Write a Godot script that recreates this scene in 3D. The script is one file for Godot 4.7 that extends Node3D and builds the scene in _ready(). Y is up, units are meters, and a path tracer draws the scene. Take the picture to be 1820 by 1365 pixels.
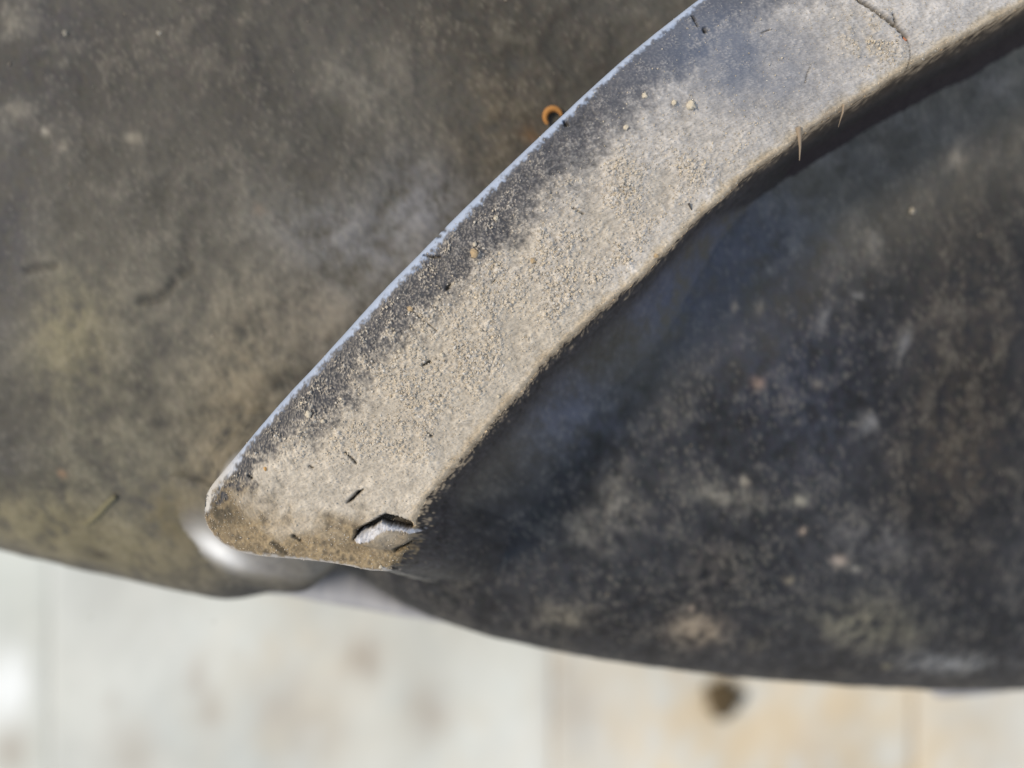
extends Node3D
# Close view, straight down, of one lug of a dusty farm tyre standing on pale concrete slabs.

const CAM_H := 0.2                      # camera above the middle of the lug's worn face
const K := 0.41421356 / 682.5           # tangent of the view angle for one unit of the survey grid (1820 x 1365)
const TURN := 0.183                     # the tyre runs at this angle under the camera (radians)
const C0 := -0.052                      # where the tyre's highest line crosses, along its rolling direction
const R := 0.56                         # carcass radius at the middle of the tread
const LUG := 0.037                      # height of a lug above the carcass at the middle of the tread
const MID := -0.14                      # the tyre's middle plane
const SHOULDER := 0.041                 # where the tread turns into the sidewall
const ROUND := 0.044                    # radius of that turn
var axle_y := 0.0
var frame := Transform3D()              # tyre frame: x along the rolling direction, y up, z across the tread
var inv := Transform3D()
var noises := {}
var rng := RandomNumberGenerator.new()


func _ready() -> void:
	rng.seed = 71
	# ---------------------------------------------------------------- camera, sky, sun, exposure
	var cam := Camera3D.new()
	cam.name = "camera"
	cam.position = Vector3(0, CAM_H, 0)
	cam.basis = Basis(Vector3(1, 0, 0), Vector3(0, 0, -1), Vector3(0, 1, 0))
	cam.fov = 45.0
	cam.near = 0.02
	cam.far = 400.0
	var lens := CameraAttributesPhysical.new()
	lens.frustum_focal_length = 12.0 / 0.41421356
	lens.frustum_focus_distance = 0.2035
	lens.frustum_near = 0.02
	lens.frustum_far = 400.0
	lens.exposure_aperture = 28.97 / 6.0
	lens.exposure_multiplier = 1.0
	cam.attributes = lens
	add_child(cam)
	cam.current = true

	var we := WorldEnvironment.new()
	we.name = "daylight"
	var e := Environment.new()
	e.background_mode = Environment.BG_SKY
	var sm := ProceduralSkyMaterial.new()
	sm.sky_top_color = Color(0.74, 0.79, 0.86)
	sm.sky_horizon_color = Color(0.82, 0.84, 0.87)
	sm.sky_curve = 0.2
	sm.ground_bottom_color = Color(0.4, 0.4, 0.38)
	sm.ground_horizon_color = Color(0.6, 0.6, 0.58)
	sm.sky_energy_multiplier = 0.95
	var sky := Sky.new()
	sky.sky_material = sm
	e.sky = sky
	e.tonemap_mode = Environment.TONE_MAPPER_LINEAR
	e.tonemap_exposure = 1.28
	e.sdfgi_enabled = true
	e.ssao_enabled = true
	e.ssil_enabled = true
	we.environment = e
	add_child(we)

	var sun := DirectionalLight3D.new()
	sun.name = "sun"
	sun.light_energy = 0.68
	sun.light_color = Color(1.0, 0.93, 0.82)
	sun.light_angular_distance = 9.0
	sun.shadow_enabled = true
	add_child(sun)
	var from := Vector3(-0.64, 0.77, -0.06).normalized()
	sun.look_at_from_position(from, Vector3.ZERO, Vector3.FORWARD)

	# ---------------------------------------------------------------- frames
	axle_y = -(R + LUG - 0.0075)
	var cd := Vector3(cos(TURN), 0, sin(TURN))
	frame = Transform3D(Basis(cd, Vector3.UP, Vector3(-sin(TURN), 0, cos(TURN))), cd * C0 + Vector3(0, axle_y, 0))
	inv = frame.affine_inverse()
	for d in [["huge", 0.02, 1], ["big", 0.05, 2], ["mid", 0.14, 2], ["small", 0.42, 2], ["fine", 1.1, 2], ["dust", 2.4, 1]]:
		var n := FastNoiseLite.new()
		n.noise_type = FastNoiseLite.TYPE_SIMPLEX
		n.seed = 11 + noises.size() * 7
		n.frequency = d[1]
		n.fractal_type = FastNoiseLite.FRACTAL_FBM if d[2] > 1 else FastNoiseLite.FRACTAL_NONE
		n.fractal_octaves = d[2]
		noises[d[0]] = n
	var cell := FastNoiseLite.new()
	cell.noise_type = FastNoiseLite.TYPE_CELLULAR
	cell.cellular_return_type = FastNoiseLite.RETURN_DISTANCE
	cell.seed = 5
	cell.frequency = 1.35
	cell.fractal_type = FastNoiseLite.FRACTAL_NONE
	noises["grain"] = cell

	ground()
	tyre()
	loose_things()


# -------------------------------------------------------------------- shared helpers
func nz(kind: String, x: float, z: float) -> float:      # metres in, -1..1 out
	return noises[kind].get_noise_2d(x * 1000.0, z * 1000.0)

func ss(a: float, b: float, x: float) -> float:
	var t := clampf((x - a) / (b - a), 0.0, 1.0)
	return t * t * (3.0 - 2.0 * t)

func carcass_radius(a: float) -> float:
	var r := R - (a - MID) * (a - MID) / 1.7
	var s := absf(a - MID) - (SHOULDER - MID)
	if s > 0.0:
		s = minf(s, ROUND * 0.9995)
		r -= ROUND - sqrt(ROUND * ROUND - s * s)
	return r

func carcass_y(c: float, a: float) -> float:
	var r := carcass_radius(a)
	return sqrt(maxf(r * r - c * c, 0.0))

func lug_y(c: float, a: float) -> float:
	var r := R + LUG - (a - MID) * (a - MID) / 3.0
	return sqrt(maxf(r * r - c * c, 0.0))

func sight(px: float, py: float, depth: float) -> Vector3:   # survey grid to world, at a depth under the camera
	return Vector3((px - 910.0) * K * depth, CAM_H - depth, (py - 682.5) * K * depth)

func on_lug(px: float, py: float) -> Vector3:            # tyre frame
	var d := CAM_H
	var p := Vector3.ZERO
	for i in 14:
		p = inv * sight(px, py, d)
		d += (p.y - lug_y(p.x, p.z)) * 0.9
	p.y = lug_y(p.x, p.z)
	return p

func on_carcass(px: float, py: float) -> Vector3:
	var d := CAM_H + 0.02
	var p := Vector3.ZERO
	for i in 40:
		p = inv * sight(px, py, d)
		d += (p.y - carcass_y(p.x, p.z)) * 0.5
	p.y = carcass_y(p.x, p.z)
	return p

func flat(list: Array, lug := true) -> PackedVector2Array:   # survey points to (c, a) on a surface
	var out := PackedVector2Array()
	for q in list:
		var p := on_lug(q[0], q[1]) if lug else on_carcass(q[0], q[1])
		out.append(Vector2(p.x, p.z))
	return out

func smooth_line(pts: PackedVector2Array, n: int) -> PackedVector2Array:   # n points evenly along a rounded line
	var dense := PackedVector2Array()
	for i in pts.size() - 1:
		var p0 := pts[maxi(i - 1, 0)]
		var p3 := pts[mini(i + 2, pts.size() - 1)]
		for k in 24:
			dense.append(pts[i].cubic_interpolate(pts[i + 1], p0, p3, k / 24.0))
	dense.append(pts[pts.size() - 1])
	var length := PackedFloat32Array([0.0])
	for i in range(1, dense.size()):
		length.append(length[i - 1] + dense[i].distance_to(dense[i - 1]))
	var total := length[length.size() - 1]
	var out := PackedVector2Array()
	var j := 0
	for i in n:
		var want := total * i / (n - 1)
		while j < dense.size() - 2 and length[j + 1] < want:
			j += 1
		out.append(dense[j].lerp(dense[j + 1], clampf((want - length[j]) / maxf(length[j + 1] - length[j], 1e-9), 0.0, 1.0)))
	return out

func line_distance(p: Vector2, pts: PackedVector2Array) -> float:
	var best := 1e9
	for i in pts.size() - 1:
		best = minf(best, p.distance_squared_to(Geometry2D.get_closest_point_to_segment(p, pts[i], pts[i + 1])))
	return sqrt(best)

func area_distance(p: Vector2, poly: PackedVector2Array) -> float:   # negative inside
	var ring := poly.duplicate()
	ring.append(poly[0])
	var d := line_distance(p, ring)
	return -d if Geometry2D.is_point_in_polygon(p, poly) else d

func grid_surface(mesh: ArrayMesh, pos: PackedVector3Array, col: PackedColorArray, nu: int, nv: int, m: Material, flip := false, wrap := false, keep := PackedByteArray(), want := 0) -> void:
	# nu columns by nv rows; keep/want picks the quads whose first corner carries that mark
	var nor := PackedVector3Array()
	nor.resize(nu * nv)
	var uv := PackedVector2Array()
	uv.resize(nu * nv)
	for j in nv:
		var j0 := maxi(j - 1, 0) * nu
		var j1 := mini(j + 1, nv - 1) * nu
		for i in nu:
			var i0 := i - 1
			var i1 := i + 1
			if wrap:
				i0 = nu - 2 if i0 < 0 else i0
				i1 = 1 if i1 > nu - 1 else i1
			else:
				i0 = maxi(i0, 0)
				i1 = mini(i1, nu - 1)
			var n := (pos[j * nu + i1] - pos[j * nu + i0]).cross(pos[j1 + i] - pos[j0 + i])
			n = -n if flip else n
			nor[j * nu + i] = n.normalized() if n.length_squared() > 1e-24 else Vector3.UP
			uv[j * nu + i] = Vector2((i + 0.5) / nu, (j + 0.5) / nv)
	var idx := PackedInt32Array()
	for j in nv - 1:
		for i in nu - 1:
			var a := j * nu + i
			if keep.size() and keep[a] != want:
				continue
			if flip:
				idx.append_array([a, a + 1, a + nu, a + 1, a + nu + 1, a + nu])
			else:
				idx.append_array([a, a + nu, a + 1, a + 1, a + nu, a + nu + 1])
	var arr := []
	arr.resize(Mesh.ARRAY_MAX)
	arr[Mesh.ARRAY_VERTEX] = pos
	arr[Mesh.ARRAY_NORMAL] = nor
	arr[Mesh.ARRAY_TEX_UV] = uv
	arr[Mesh.ARRAY_COLOR] = col
	arr[Mesh.ARRAY_INDEX] = idx
	mesh.add_surface_from_arrays(Mesh.PRIMITIVE_TRIANGLES, arr)
	mesh.surface_set_material(mesh.get_surface_count() - 1, m)

func tinted(called: String, rough: float, spec := 0.5) -> StandardMaterial3D:   # colour comes from the vertices
	var m := StandardMaterial3D.new()
	m.resource_name = called
	m.vertex_color_use_as_albedo = true
	m.roughness = rough
	m.metallic_specular = spec
	return m

func put(called: String, mesh: Mesh, parent: Node = self) -> MeshInstance3D:
	var o := MeshInstance3D.new()
	o.name = called
	o.mesh = mesh
	parent.add_child(o, true)
	return o

func tag(o: Node, label: String, category: String, group := "") -> void:
	o.set_meta("label", label)
	o.set_meta("category", category)
	if group:
		o.set_meta("group", group)


# -------------------------------------------------------------------- the ground
func ground() -> void:
	var gy := axle_y - (R + LUG) + 0.004
	var g := Node3D.new()
	g.name = "ground"
	g.set_meta("kind", "structure")
	g.position = Vector3(0, gy - 0.06, 0)
	add_child(g)
	var depth := CAM_H - gy
	var bed := ArrayMesh.new()
	var bp := PackedVector3Array()
	var bc := PackedColorArray()
	for j in 9:
		for i in 9:
			bp.append(Vector3((i - 4) * 20.0, 0.0, (j - 4) * 20.0))
			bc.append(Color(0.42, 0.33, 0.22))
	grid_surface(bed, bp, bc, 9, 9, tinted("joint_dirt", 0.95), true)
	var floor_bed := put("bed", bed, g)
	floor_bed.position.y = 0.056
	# pale slabs with dirt-filled joints between them
	var edges := []
	for px in [-2350.0, -1400.0, -650.0, 85.0, 982.0, 1622.0, 2500.0, 3300.0]:
		edges.append((px - 910.0) * K * depth)
	var gaps := [0.0025, 0.0025, 0.0025, 0.0008, 0.0014, 0.0032, 0.003, 0.003]
	var tints := [Color(0.66, 0.66, 0.63), Color(0.62, 0.62, 0.60), Color(0.565, 0.60, 0.575), Color(0.565, 0.60, 0.59), Color(0.575, 0.59, 0.565), Color(0.58, 0.585, 0.555), Color(0.66, 0.65, 0.6)]
	for s in tints.size():
		slab(g, edges[s] + gaps[s], edges[s + 1] - gaps[s + 1], -1.7, 1.9, tints[s], s, depth)

func slab(g: Node3D, x0: float, x1: float, z0: float, z1: float, tint: Color, which: int, depth: float) -> void:
	var nu := 90
	var nv := 160
	var pos := PackedVector3Array()
	var col := PackedColorArray()
	var stains := [[1010, 1260, 60, 0.16], [760, 1270, 45, 0.2], [640, 1160, 40, 0.2], [655, 1180, 25, 0.2], [350, 1215, 22, 0.15], [375, 1262, 22, 0.22], [350, 1185, 20, 0.12], [500, 1240, 60, 0.14], [560, 1300, 90, 0.12], [230, 1340, 60, 0.16], [1000, 1190, 30, 0.12], [20, 1330, 40, 0.2], [195, 1250, 16, 0.12], [1430, 1350, 80, 0.1], [1100, 1320, 110, -0.05], [300, 1120, 130, -0.04], [10, 1220, 60, -0.35], [940, 1345, 120, -0.06]]
	for j in nv:
		for i in nu:
			var fi := float(i) / (nu - 1)
			var fj := float(j) / (nv - 1)
			var p := Vector3(lerpf(x0, x1, fi), 0.06, lerpf(z0, z1, fj))
			var edge := minf(minf(p.x - x0, x1 - p.x), minf(p.z - z0, z1 - p.z))
			p.y -= 0.002 * (1.0 - ss(0.0, 0.012, edge))
			var b := 1.0 + 0.10 * nz("huge", p.x * 0.25, p.z * 0.12 + which * 3.0) + 0.06 * nz("big", p.x * 0.5, p.z * 0.5 + which)
			var c := tint * b
			var warm := 0.5 + 0.5 * nz("huge", p.x * 0.16 + 9.0, p.z * 0.1)
			c = c.lerp(Color(0.60, 0.51, 0.38) * b, 0.14 * warm)
			for q in [[1330, 1330, 270, 0.85], [1160, 1260, 110, 0.4], [1560, 1260, 140, 0.55], [1720, 1330, 90, 0.25], [900, 1350, 120, 0.25], [480, 1330, 200, 0.2], [560, 1110, 200, 0.2], [1480, 1420, 260, 0.7]]:
				var w := sight(q[0], q[1], depth)
				var d: float = Vector2(p.x - w.x, p.z - w.z).length() / (q[2] * K * depth)
				if d < 2.5:
					c = c.lerp(Color(0.60, 0.505, 0.36) * b, clampf(0.66 * q[3] * exp(-d * d) * (0.9 + 0.9 * nz("big", p.x * 0.3, p.z * 0.3) + 0.5 * nz("huge", p.x * 0.4, p.z * 0.4)), 0.0, 0.9))
			for q in stains:
				var w := sight(q[0], q[1], depth)
				var d: float = Vector2(p.x - w.x, (p.z - w.z) * 0.8).length() / (q[2] * K * depth)
				if d < 2.2:
					var k: float = q[3] * exp(-d * d * 1.4) * (1.0 + 0.5 * nz("big", p.x * 0.8, p.z * 0.8))
					c = c.lerp(Color(0.34, 0.29, 0.24) if k > 0.0 else Color(0.86, 0.9, 0.92), minf(absf(k) * 2.8, 1.0))
			col.append(c)
			pos.append(p)
	var m := ArrayMesh.new()
	grid_surface(m, pos, col, nu, nv, tinted("concrete", 0.85, 0.4), true)
	# the slab's edge faces
	var rim := PackedVector3Array()
	var rc := PackedColorArray()
	for j in 2:
		for q in [[0, 0], [1, 0], [1, 1], [0, 1], [0, 0]]:
			rim.append(Vector3([x0, x1][q[0]], 0.0575 if j == 0 else 0.03, [z0, z1][q[1]]))
			rc.append(tint * 0.8)
	grid_surface(m, rim, rc, 5, 2, tinted("concrete_edge", 0.9, 0.4), false, true)
	put("slab", m, g)


# -------------------------------------------------------------------- the tyre
var blots := []        # dirt and painted-in sheen on the carcass: [c, a, radius c, radius a, colour, strength]
var scars := []        # dark curved cuts on the carcass

func blot(px: float, py: float, rx: float, ry: float, color: Color, k: float) -> void:
	var p := on_carcass(px, py)
	blots.append([p.x, p.z, rx * K * 0.24, ry * K * 0.24, color, k])

func carcass_color(c: float, a: float) -> Color:
	# which side of the lug: the lug runs from low c at the shoulder to high c at the middle plane
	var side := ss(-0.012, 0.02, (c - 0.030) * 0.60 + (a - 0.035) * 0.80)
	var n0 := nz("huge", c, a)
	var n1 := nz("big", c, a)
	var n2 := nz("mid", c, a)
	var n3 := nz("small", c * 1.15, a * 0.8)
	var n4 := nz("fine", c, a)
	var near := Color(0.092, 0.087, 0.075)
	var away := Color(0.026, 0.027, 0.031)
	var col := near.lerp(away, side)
	for b in blots:
		var dx: float = (c - b[0]) / b[2]
		var dz: float = (a - b[1]) / b[3]
		var d := dx * dx + dz * dz
		if d < 6.0:
			var k: float = b[5] * exp(-d) * clampf(1.0 + 0.7 * n1 + 0.7 * n2 + 0.4 * n3, 0.0, 1.6)
			col = col.lerp(b[4], clampf(k, 0.0, 1.0))
	col = col * (1.0 + lerpf(0.16, 0.25, side) * n0 + 0.18 * n1 + lerpf(0.15, 0.34, side) * n2 + lerpf(0.12, 0.18, side) * n3 + 0.08 * n4)
	# thin dust caught in patches
	var film := ss(0.12, 0.55, n1 * 0.7 + n2 * 0.55 + n3 * 0.35)
	col = col.lerp(Color(0.17, 0.155, 0.125), film * lerpf(0.14, 0.13, side))
	var fleck := ss(0.42, 0.62, n3 * 0.75 + n4 * 0.45 + n1 * 0.25)
	col = col.lerp(Color(0.24, 0.22, 0.18), fleck * lerpf(0.16, 0.24, side))
	col.a = 1.0
	return col

func tyre() -> void:
	var root := Node3D.new()
	root.name = "tractor_tyre"
	root.transform = frame
	add_child(root)
	tag(root, "dusty black farm tyre with one worn slanting lug, standing on pale slabs", "tyre")

	# dirt and painted-in glow or sheen, left of the lug then right of it
	var olive := Color(0.150, 0.135, 0.085)
	var blue := Color(0.060, 0.070, 0.104)  # bluish sheen painted on the slope right of the lug
	for b in [
		[300, 40, 560, 190, Color(0.050, 0.047, 0.045), 0.9], [850, 20, 320, 120, Color(0.050, 0.045, 0.039), 0.85], [945, 238, 22, 16, Color(0.16, 0.085, 0.035), 0.8], [260, 820, 260, 170, Color(0.122, 0.114, 0.083), 0.6], [600, 600, 110, 90, Color(0.165, 0.163, 0.16), 0.6],  # the last blot paints a sheen left of the lug
		[130, 600, 90, 110, olive, 0.75], [330, 640, 160, 160, Color(0.125, 0.115, 0.09), 0.55], [490, 690, 80, 130, Color(0.15, 0.142, 0.12), 0.8], [70, 930, 190, 80, Color(0.205, 0.185, 0.115), 0.8], [230, 990, 140, 60, Color(0.17, 0.15, 0.095), 0.7], [350, 960, 60, 80, Color(0.15, 0.13, 0.085), 0.7], [420, 740, 80, 190, Color(0.18, 0.155, 0.11), 0.75], [560, 560, 80, 80, Color(0.15, 0.13, 0.10), 0.5],
		[650, 430, 140, 70, Color(0.145, 0.146, 0.155), 0.75], [760, 370, 60, 50, Color(0.18, 0.185, 0.205), 0.7], [760, 330, 80, 60, Color(0.14, 0.14, 0.15), 0.5], [640, 150, 80, 60, Color(0.14, 0.13, 0.11), 0.55], [880, 200, 90, 130, Color(0.08, 0.065, 0.045), 0.6], [870, 60, 120, 80, Color(0.07, 0.062, 0.05), 0.7],  # the bluish greys here paint the hazy glow beside the lug
		[60, 80, 150, 150, Color(0.05, 0.05, 0.054), 0.85], [10, 420, 60, 200, Color(0.045, 0.045, 0.05), 0.8], [10, 820, 60, 90, Color(0.05, 0.05, 0.05), 0.6], [300, 120, 180, 140, Color(0.062, 0.057, 0.05), 0.7], [120, 950, 160, 50, olive, 0.8], [300, 920, 60, 70, Color(0.10, 0.085, 0.05), 0.7], [175, 985, 30, 16, Color(0.04, 0.035, 0.025), 0.8],
		[560, 300, 40, 40, Color(0.06, 0.055, 0.05), 0.5], [315, 152, 26, 18, Color(0.035, 0.032, 0.03), 0.6], [245, 243, 10, 9, Color(0.03, 0.028, 0.025), 0.8], [20, 40, 40, 50, Color(0.15, 0.14, 0.12), 0.6], [30, 200, 30, 30, Color(0.15, 0.14, 0.12), 0.5],
		[1150, 520, 150, 90, blue, 0.7], [1290, 430, 150, 90, blue, 0.7], [1000, 720, 110, 90, blue, 0.6], [1380, 620, 200, 160, Color(0.027, 0.031, 0.047), 0.6], [1720, 640, 160, 250, Color(0.033, 0.027, 0.022), 0.7], [1330, 380, 130, 70, Color(0.075, 0.08, 0.095), 0.6], [1480, 275, 80, 26, Color(0.15, 0.145, 0.14), 0.7], [1600, 215, 90, 26, Color(0.14, 0.135, 0.13), 0.7], [1740, 140, 100, 30, Color(0.14, 0.13, 0.12), 0.7], [1560, 290, 130, 50, Color(0.085, 0.083, 0.08), 0.6], [1700, 230, 120, 60, Color(0.085, 0.08, 0.075), 0.55], [1700, 820, 140, 160, Color(0.034, 0.027, 0.021), 0.7], [1450, 720, 120, 120, Color(0.027, 0.031, 0.047), 0.6], [1560, 620, 80, 170, Color(0.026, 0.028, 0.036), 0.6], [1700, 500, 120, 200, Color(0.038, 0.033, 0.029), 0.7],  # the narrow pale blots paint the brightness along the lug's toe
		[1090, 900, 40, 60, Color(0.12, 0.115, 0.105), 0.7], [1290, 885, 60, 24, Color(0.15, 0.14, 0.12), 0.6], [1040, 960, 60, 40, Color(0.10, 0.095, 0.085), 0.6], [1240, 1120, 50, 40, Color(0.22, 0.18, 0.135), 0.85], [1260, 1020, 50, 60, Color(0.09, 0.08, 0.07), 0.6], [1345, 1140, 26, 34, Color(0.02, 0.02, 0.02), 0.8],
		[1000, 1110, 60, 30, Color(0.12, 0.11, 0.09), 0.7], [1550, 1110, 130, 50, Color(0.115, 0.108, 0.08), 0.7], [1700, 1180, 120, 26, Color(0.17, 0.175, 0.18), 0.8], [1560, 960, 120, 40, Color(0.085, 0.083, 0.085), 0.6], [1730, 1010, 90, 60, Color(0.025, 0.022, 0.022), 0.6],
		[1700, 285, 16, 22, Color(0.20, 0.175, 0.14), 0.9], [1560, 420, 18, 34, Color(0.15, 0.14, 0.125), 0.8], [1365, 475, 14, 14, Color(0.15, 0.145, 0.14), 0.8], [1345, 495, 10, 10, Color(0.15, 0.145, 0.14), 0.7], [1410, 440, 12, 14, Color(0.14, 0.14, 0.145), 0.7], [1350, 545, 9, 14, Color(0.2, 0.18, 0.15), 0.8], [1305, 545, 6, 10, Color(0.2, 0.17, 0.14), 0.8], [1465, 565, 12, 24, Color(0.12, 0.12, 0.13), 0.7], [1605, 615, 12, 26, Color(0.11, 0.11, 0.115), 0.6], [1345, 680, 12, 10, Color(0.25, 0.18, 0.15), 0.8], [1545, 755, 16, 22, Color(0.14, 0.14, 0.145), 0.7], [1450, 685, 9, 8, Color(0.22, 0.2, 0.18), 0.7], [1525, 525, 12, 5, Color(0.25, 0.24, 0.23), 0.8], [1430, 945, 9, 8, Color(0.36, 0.28, 0.22), 0.9], [1490, 995, 14, 10, Color(0.24, 0.2, 0.17), 0.8], [1400, 1030, 10, 8, Color(0.3, 0.26, 0.19), 0.8], [1230, 1085, 8, 8, Color(0.4, 0.32, 0.25), 0.9], [1520, 1012, 10, 8, Color(0.2, 0.19, 0.17), 0.7], [1325, 855, 10, 10, Color(0.28, 0.25, 0.2), 0.8], [1420, 890, 14, 9, Color(0.2, 0.19, 0.16), 0.7],
		[1575, 1185, 10, 8, Color(0.3, 0.27, 0.18), 0.8], [80, 236, 8, 8, Color(0.28, 0.26, 0.22), 0.9], [115, 262, 9, 7, Color(0.2, 0.18, 0.15), 0.7], [160, 258, 14, 8, Color(0.17, 0.15, 0.12), 0.7], [235, 245, 16, 10, Color(0.18, 0.165, 0.135), 0.7], [95, 85, 10, 7, Color(0.19, 0.18, 0.15), 0.7], [110, 112, 14, 9, Color(0.18, 0.17, 0.145), 0.7], [430, 30, 14, 10, Color(0.19, 0.17, 0.14), 0.7], [110, 842, 9, 7, Color(0.3, 0.19, 0.12), 0.9], [460, 372, 9, 10, Color(0.17, 0.14, 0.11), 0.7],
	]:
		blot(b[0], b[1], b[2], b[3], b[4], b[5])
	scars = [[flat([[250, 537], [280, 530], [300, 518], [308, 500]], false), 0.0012], [flat([[322, 485], [335, 480]], false), 0.0014], [flat([[45, 482], [80, 474], [100, 472]], false), 0.0009]]

	carcass(root)
	lugs(root)

func carcass(root: Node3D) -> void:
	# columns round the tyre, close together in the part in view
	var turns := PackedFloat32Array()
	var a0 := -0.13 / R
	var a1 := 0.38 / R
	var n := 600
	for i in n:
		turns.append(lerpf(a0, a1, float(i) / (n - 1)))
	for i in range(1, 91):
		turns.append(lerpf(a1, a0 + TAU, i / 90.0))
	# rows across: outside bead, sidewall, shoulder, tread, far shoulder, far sidewall, inside
	var rows := []
	for q in [[0.052, 0.235], [0.060, 0.238], [0.066, 0.25], [0.066, 0.275], [0.070, 0.31], [0.076, 0.35], [0.081, 0.39]]:
		rows.append(Vector2(q[0], q[1]))
	for q in [[0.0840, 0.42], [0.0848, 0.44], [0.0851, 0.455], [0.0851, 0.462], [0.0850, 0.468], [0.0850, 0.473], [0.0851, 0.478]]:
		rows.append(Vector2(q[0], q[1]))
	for i in range(1, 100):
		var w := SHOULDER + ROUND * sin(PI / 2 * (1.0 - i / 99.0))
		rows.append(Vector2(w, carcass_radius(w)))
	for i in range(1, 230):
		var w := lerpf(SHOULDER, -0.16, i / 229.0)
		rows.append(Vector2(w, carcass_radius(w)))
	for i in range(1, 31):
		var w := lerpf(-0.16, 2.0 * MID - SHOULDER, i / 30.0)
		rows.append(Vector2(w, carcass_radius(w)))
	for i in range(1, 13):
		var w := 2.0 * MID - SHOULDER - ROUND * sin(PI / 2 * i / 12.0)
		rows.append(Vector2(w, carcass_radius(w)))
	for q in [[0.0755, 0.38], [0.075, 0.35], [0.070, 0.31], [0.066, 0.275], [0.060, 0.238], [0.045, 0.238], [0.05, 0.30], [0.055, 0.38], [0.04, 0.45]]:
		rows.append(Vector2(2.0 * MID - q[0], q[1]))
	rows.append(Vector2(-0.14, 0.470))
	for q in [[0.04, 0.45], [0.055, 0.38], [0.05, 0.30], [0.045, 0.238], [0.052, 0.235]]:
		rows.append(Vector2(q[0], q[1]))
	var gap := []                     # the shoulder draws in where a lug's end runs over it
	for px in [330.0, 640.0, 570.0, 745.0]:
		gap.append((inv * sight(px, 1060.0 + (px - 520.0) * 0.16, 0.262)).x)
	var next_c := (inv * sight(1715, 1225, 0.335)).x      # where the next buttress begins
	var nu := turns.size()
	var nv := rows.size()
	var pos := PackedVector3Array()
	var col := PackedColorArray()
	pos.resize(nu * nv)
	col.resize(nu * nv)
	for j in nv:
		var w: Vector2 = rows[j]
		var tread := w.y > 0.43 and w.x > -0.17
		for i in nu:
			var f := turns[i]
			var r := w.y
			var c := r * sin(f)
			var color := Color(0.04, 0.039, 0.038)
			var across := w.x
			if w.x > 0.0 and i < n:
				across -= 0.019 * ss(gap[0], gap[1], c) * exp(-maxf(c - gap[2], 0.0) / (gap[3] - gap[2])) * ss(0.012, SHOULDER + 0.012, w.x) * ss(0.474, 0.486, w.y)
			if tread and i < n:
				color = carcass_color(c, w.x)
				r += 0.0007 * nz("big", c, w.x) + 0.00022 * nz("mid", c, w.x) + 0.00020 * nz("small", c, w.x) + 0.00008 * nz("fine", c, w.x)
				for s in scars:
					var line: PackedVector2Array = s[0]
					var p := Vector2(c, w.x)
					if p.distance_squared_to(line[0]) < 0.0004:
						var d := line_distance(p, line) / float(s[1])
						r -= 0.0012 * exp(-d * d)
						color = color.lerp(Color(0.03, 0.028, 0.025), 0.55 * exp(-d * d))
			if i < n and w.x > 0.0 and w.y < 0.483:        # the sidewall below the shoulder wears a pale dry film
				var swell := ss(next_c, next_c + 0.02, c) * ss(0.43, 0.465, w.y) * (1.0 - ss(0.474, 0.486, w.y))
				across += 0.012 * swell
				color = Color(0.40, 0.40, 0.42) * (1.0 + 0.08 * nz("big", c, w.y) + 0.05 * nz("mid", c, w.y))
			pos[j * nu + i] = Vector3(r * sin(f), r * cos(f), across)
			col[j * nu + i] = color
	var m := ArrayMesh.new()
	grid_surface(m, pos, col, nu, nv, tinted("dirty_rubber", 0.72, 0.42), false, true)
	put("carcass", m, root)


# ---- lugs: outline of the worn face in the survey grid
const LEFT := [[359, 900], [363, 876], [385, 845], [420, 804], [463, 752], [510, 698], [560, 645], [620, 578], [682, 510], [732, 460], [788, 402], [850, 341], [912, 282], [980, 217], [1050, 152], [1105, 103], [1168, 50], [1234, -1], [1312, -55], [1405, -109], [1500, -152], [1580, -190]]
const FOOT := [[359, 900], [362, 930], [378, 958], [408, 979], [445, 989], [490, 994], [530, 997], [580, 1003], [620, 1009], [655, 1016], [690, 1014]]
const RIGHT := [[690, 1014], [714, 992], [730, 962], [750, 900], [790, 850], [835, 801], [870, 757], [920, 702], [970, 642], [1025, 591], [1080, 541], [1140, 491], [1190, 441], [1240, 391], [1290, 346], [1340, 302], [1400, 262], [1440, 229], [1500, 192], [1570, 150], [1640, 106], [1720, 62], [1820, 8], [1900, -38], [1990, -86], [2070, -128]]
const HEAD := [[1580, -190], [1700, -190], [1900, -160], [2070, -128]]

func coons(nu: int, nv: int) -> PackedVector2Array:   # (c, a) of a grid: columns across from left to right, rows from the foot to the head
	var l := smooth_line(flat(LEFT), nv)
	var r := smooth_line(flat(RIGHT), nv)
	var b := smooth_line(flat(FOOT), nu)
	var h := smooth_line(flat(HEAD), nu)
	var out := PackedVector2Array()
	for j in nv:
		var t := float(j) / (nv - 1)
		for i in nu:
			var u := float(i) / (nu - 1)
			out.append(l[j] * (1 - u) + r[j] * u + b[i] * (1 - t) + h[i] * t - (b[0] * (1 - u) * (1 - t) + b[nu - 1] * u * (1 - t) + h[0] * (1 - u) * t + h[nu - 1] * u * t))
	return out

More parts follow.
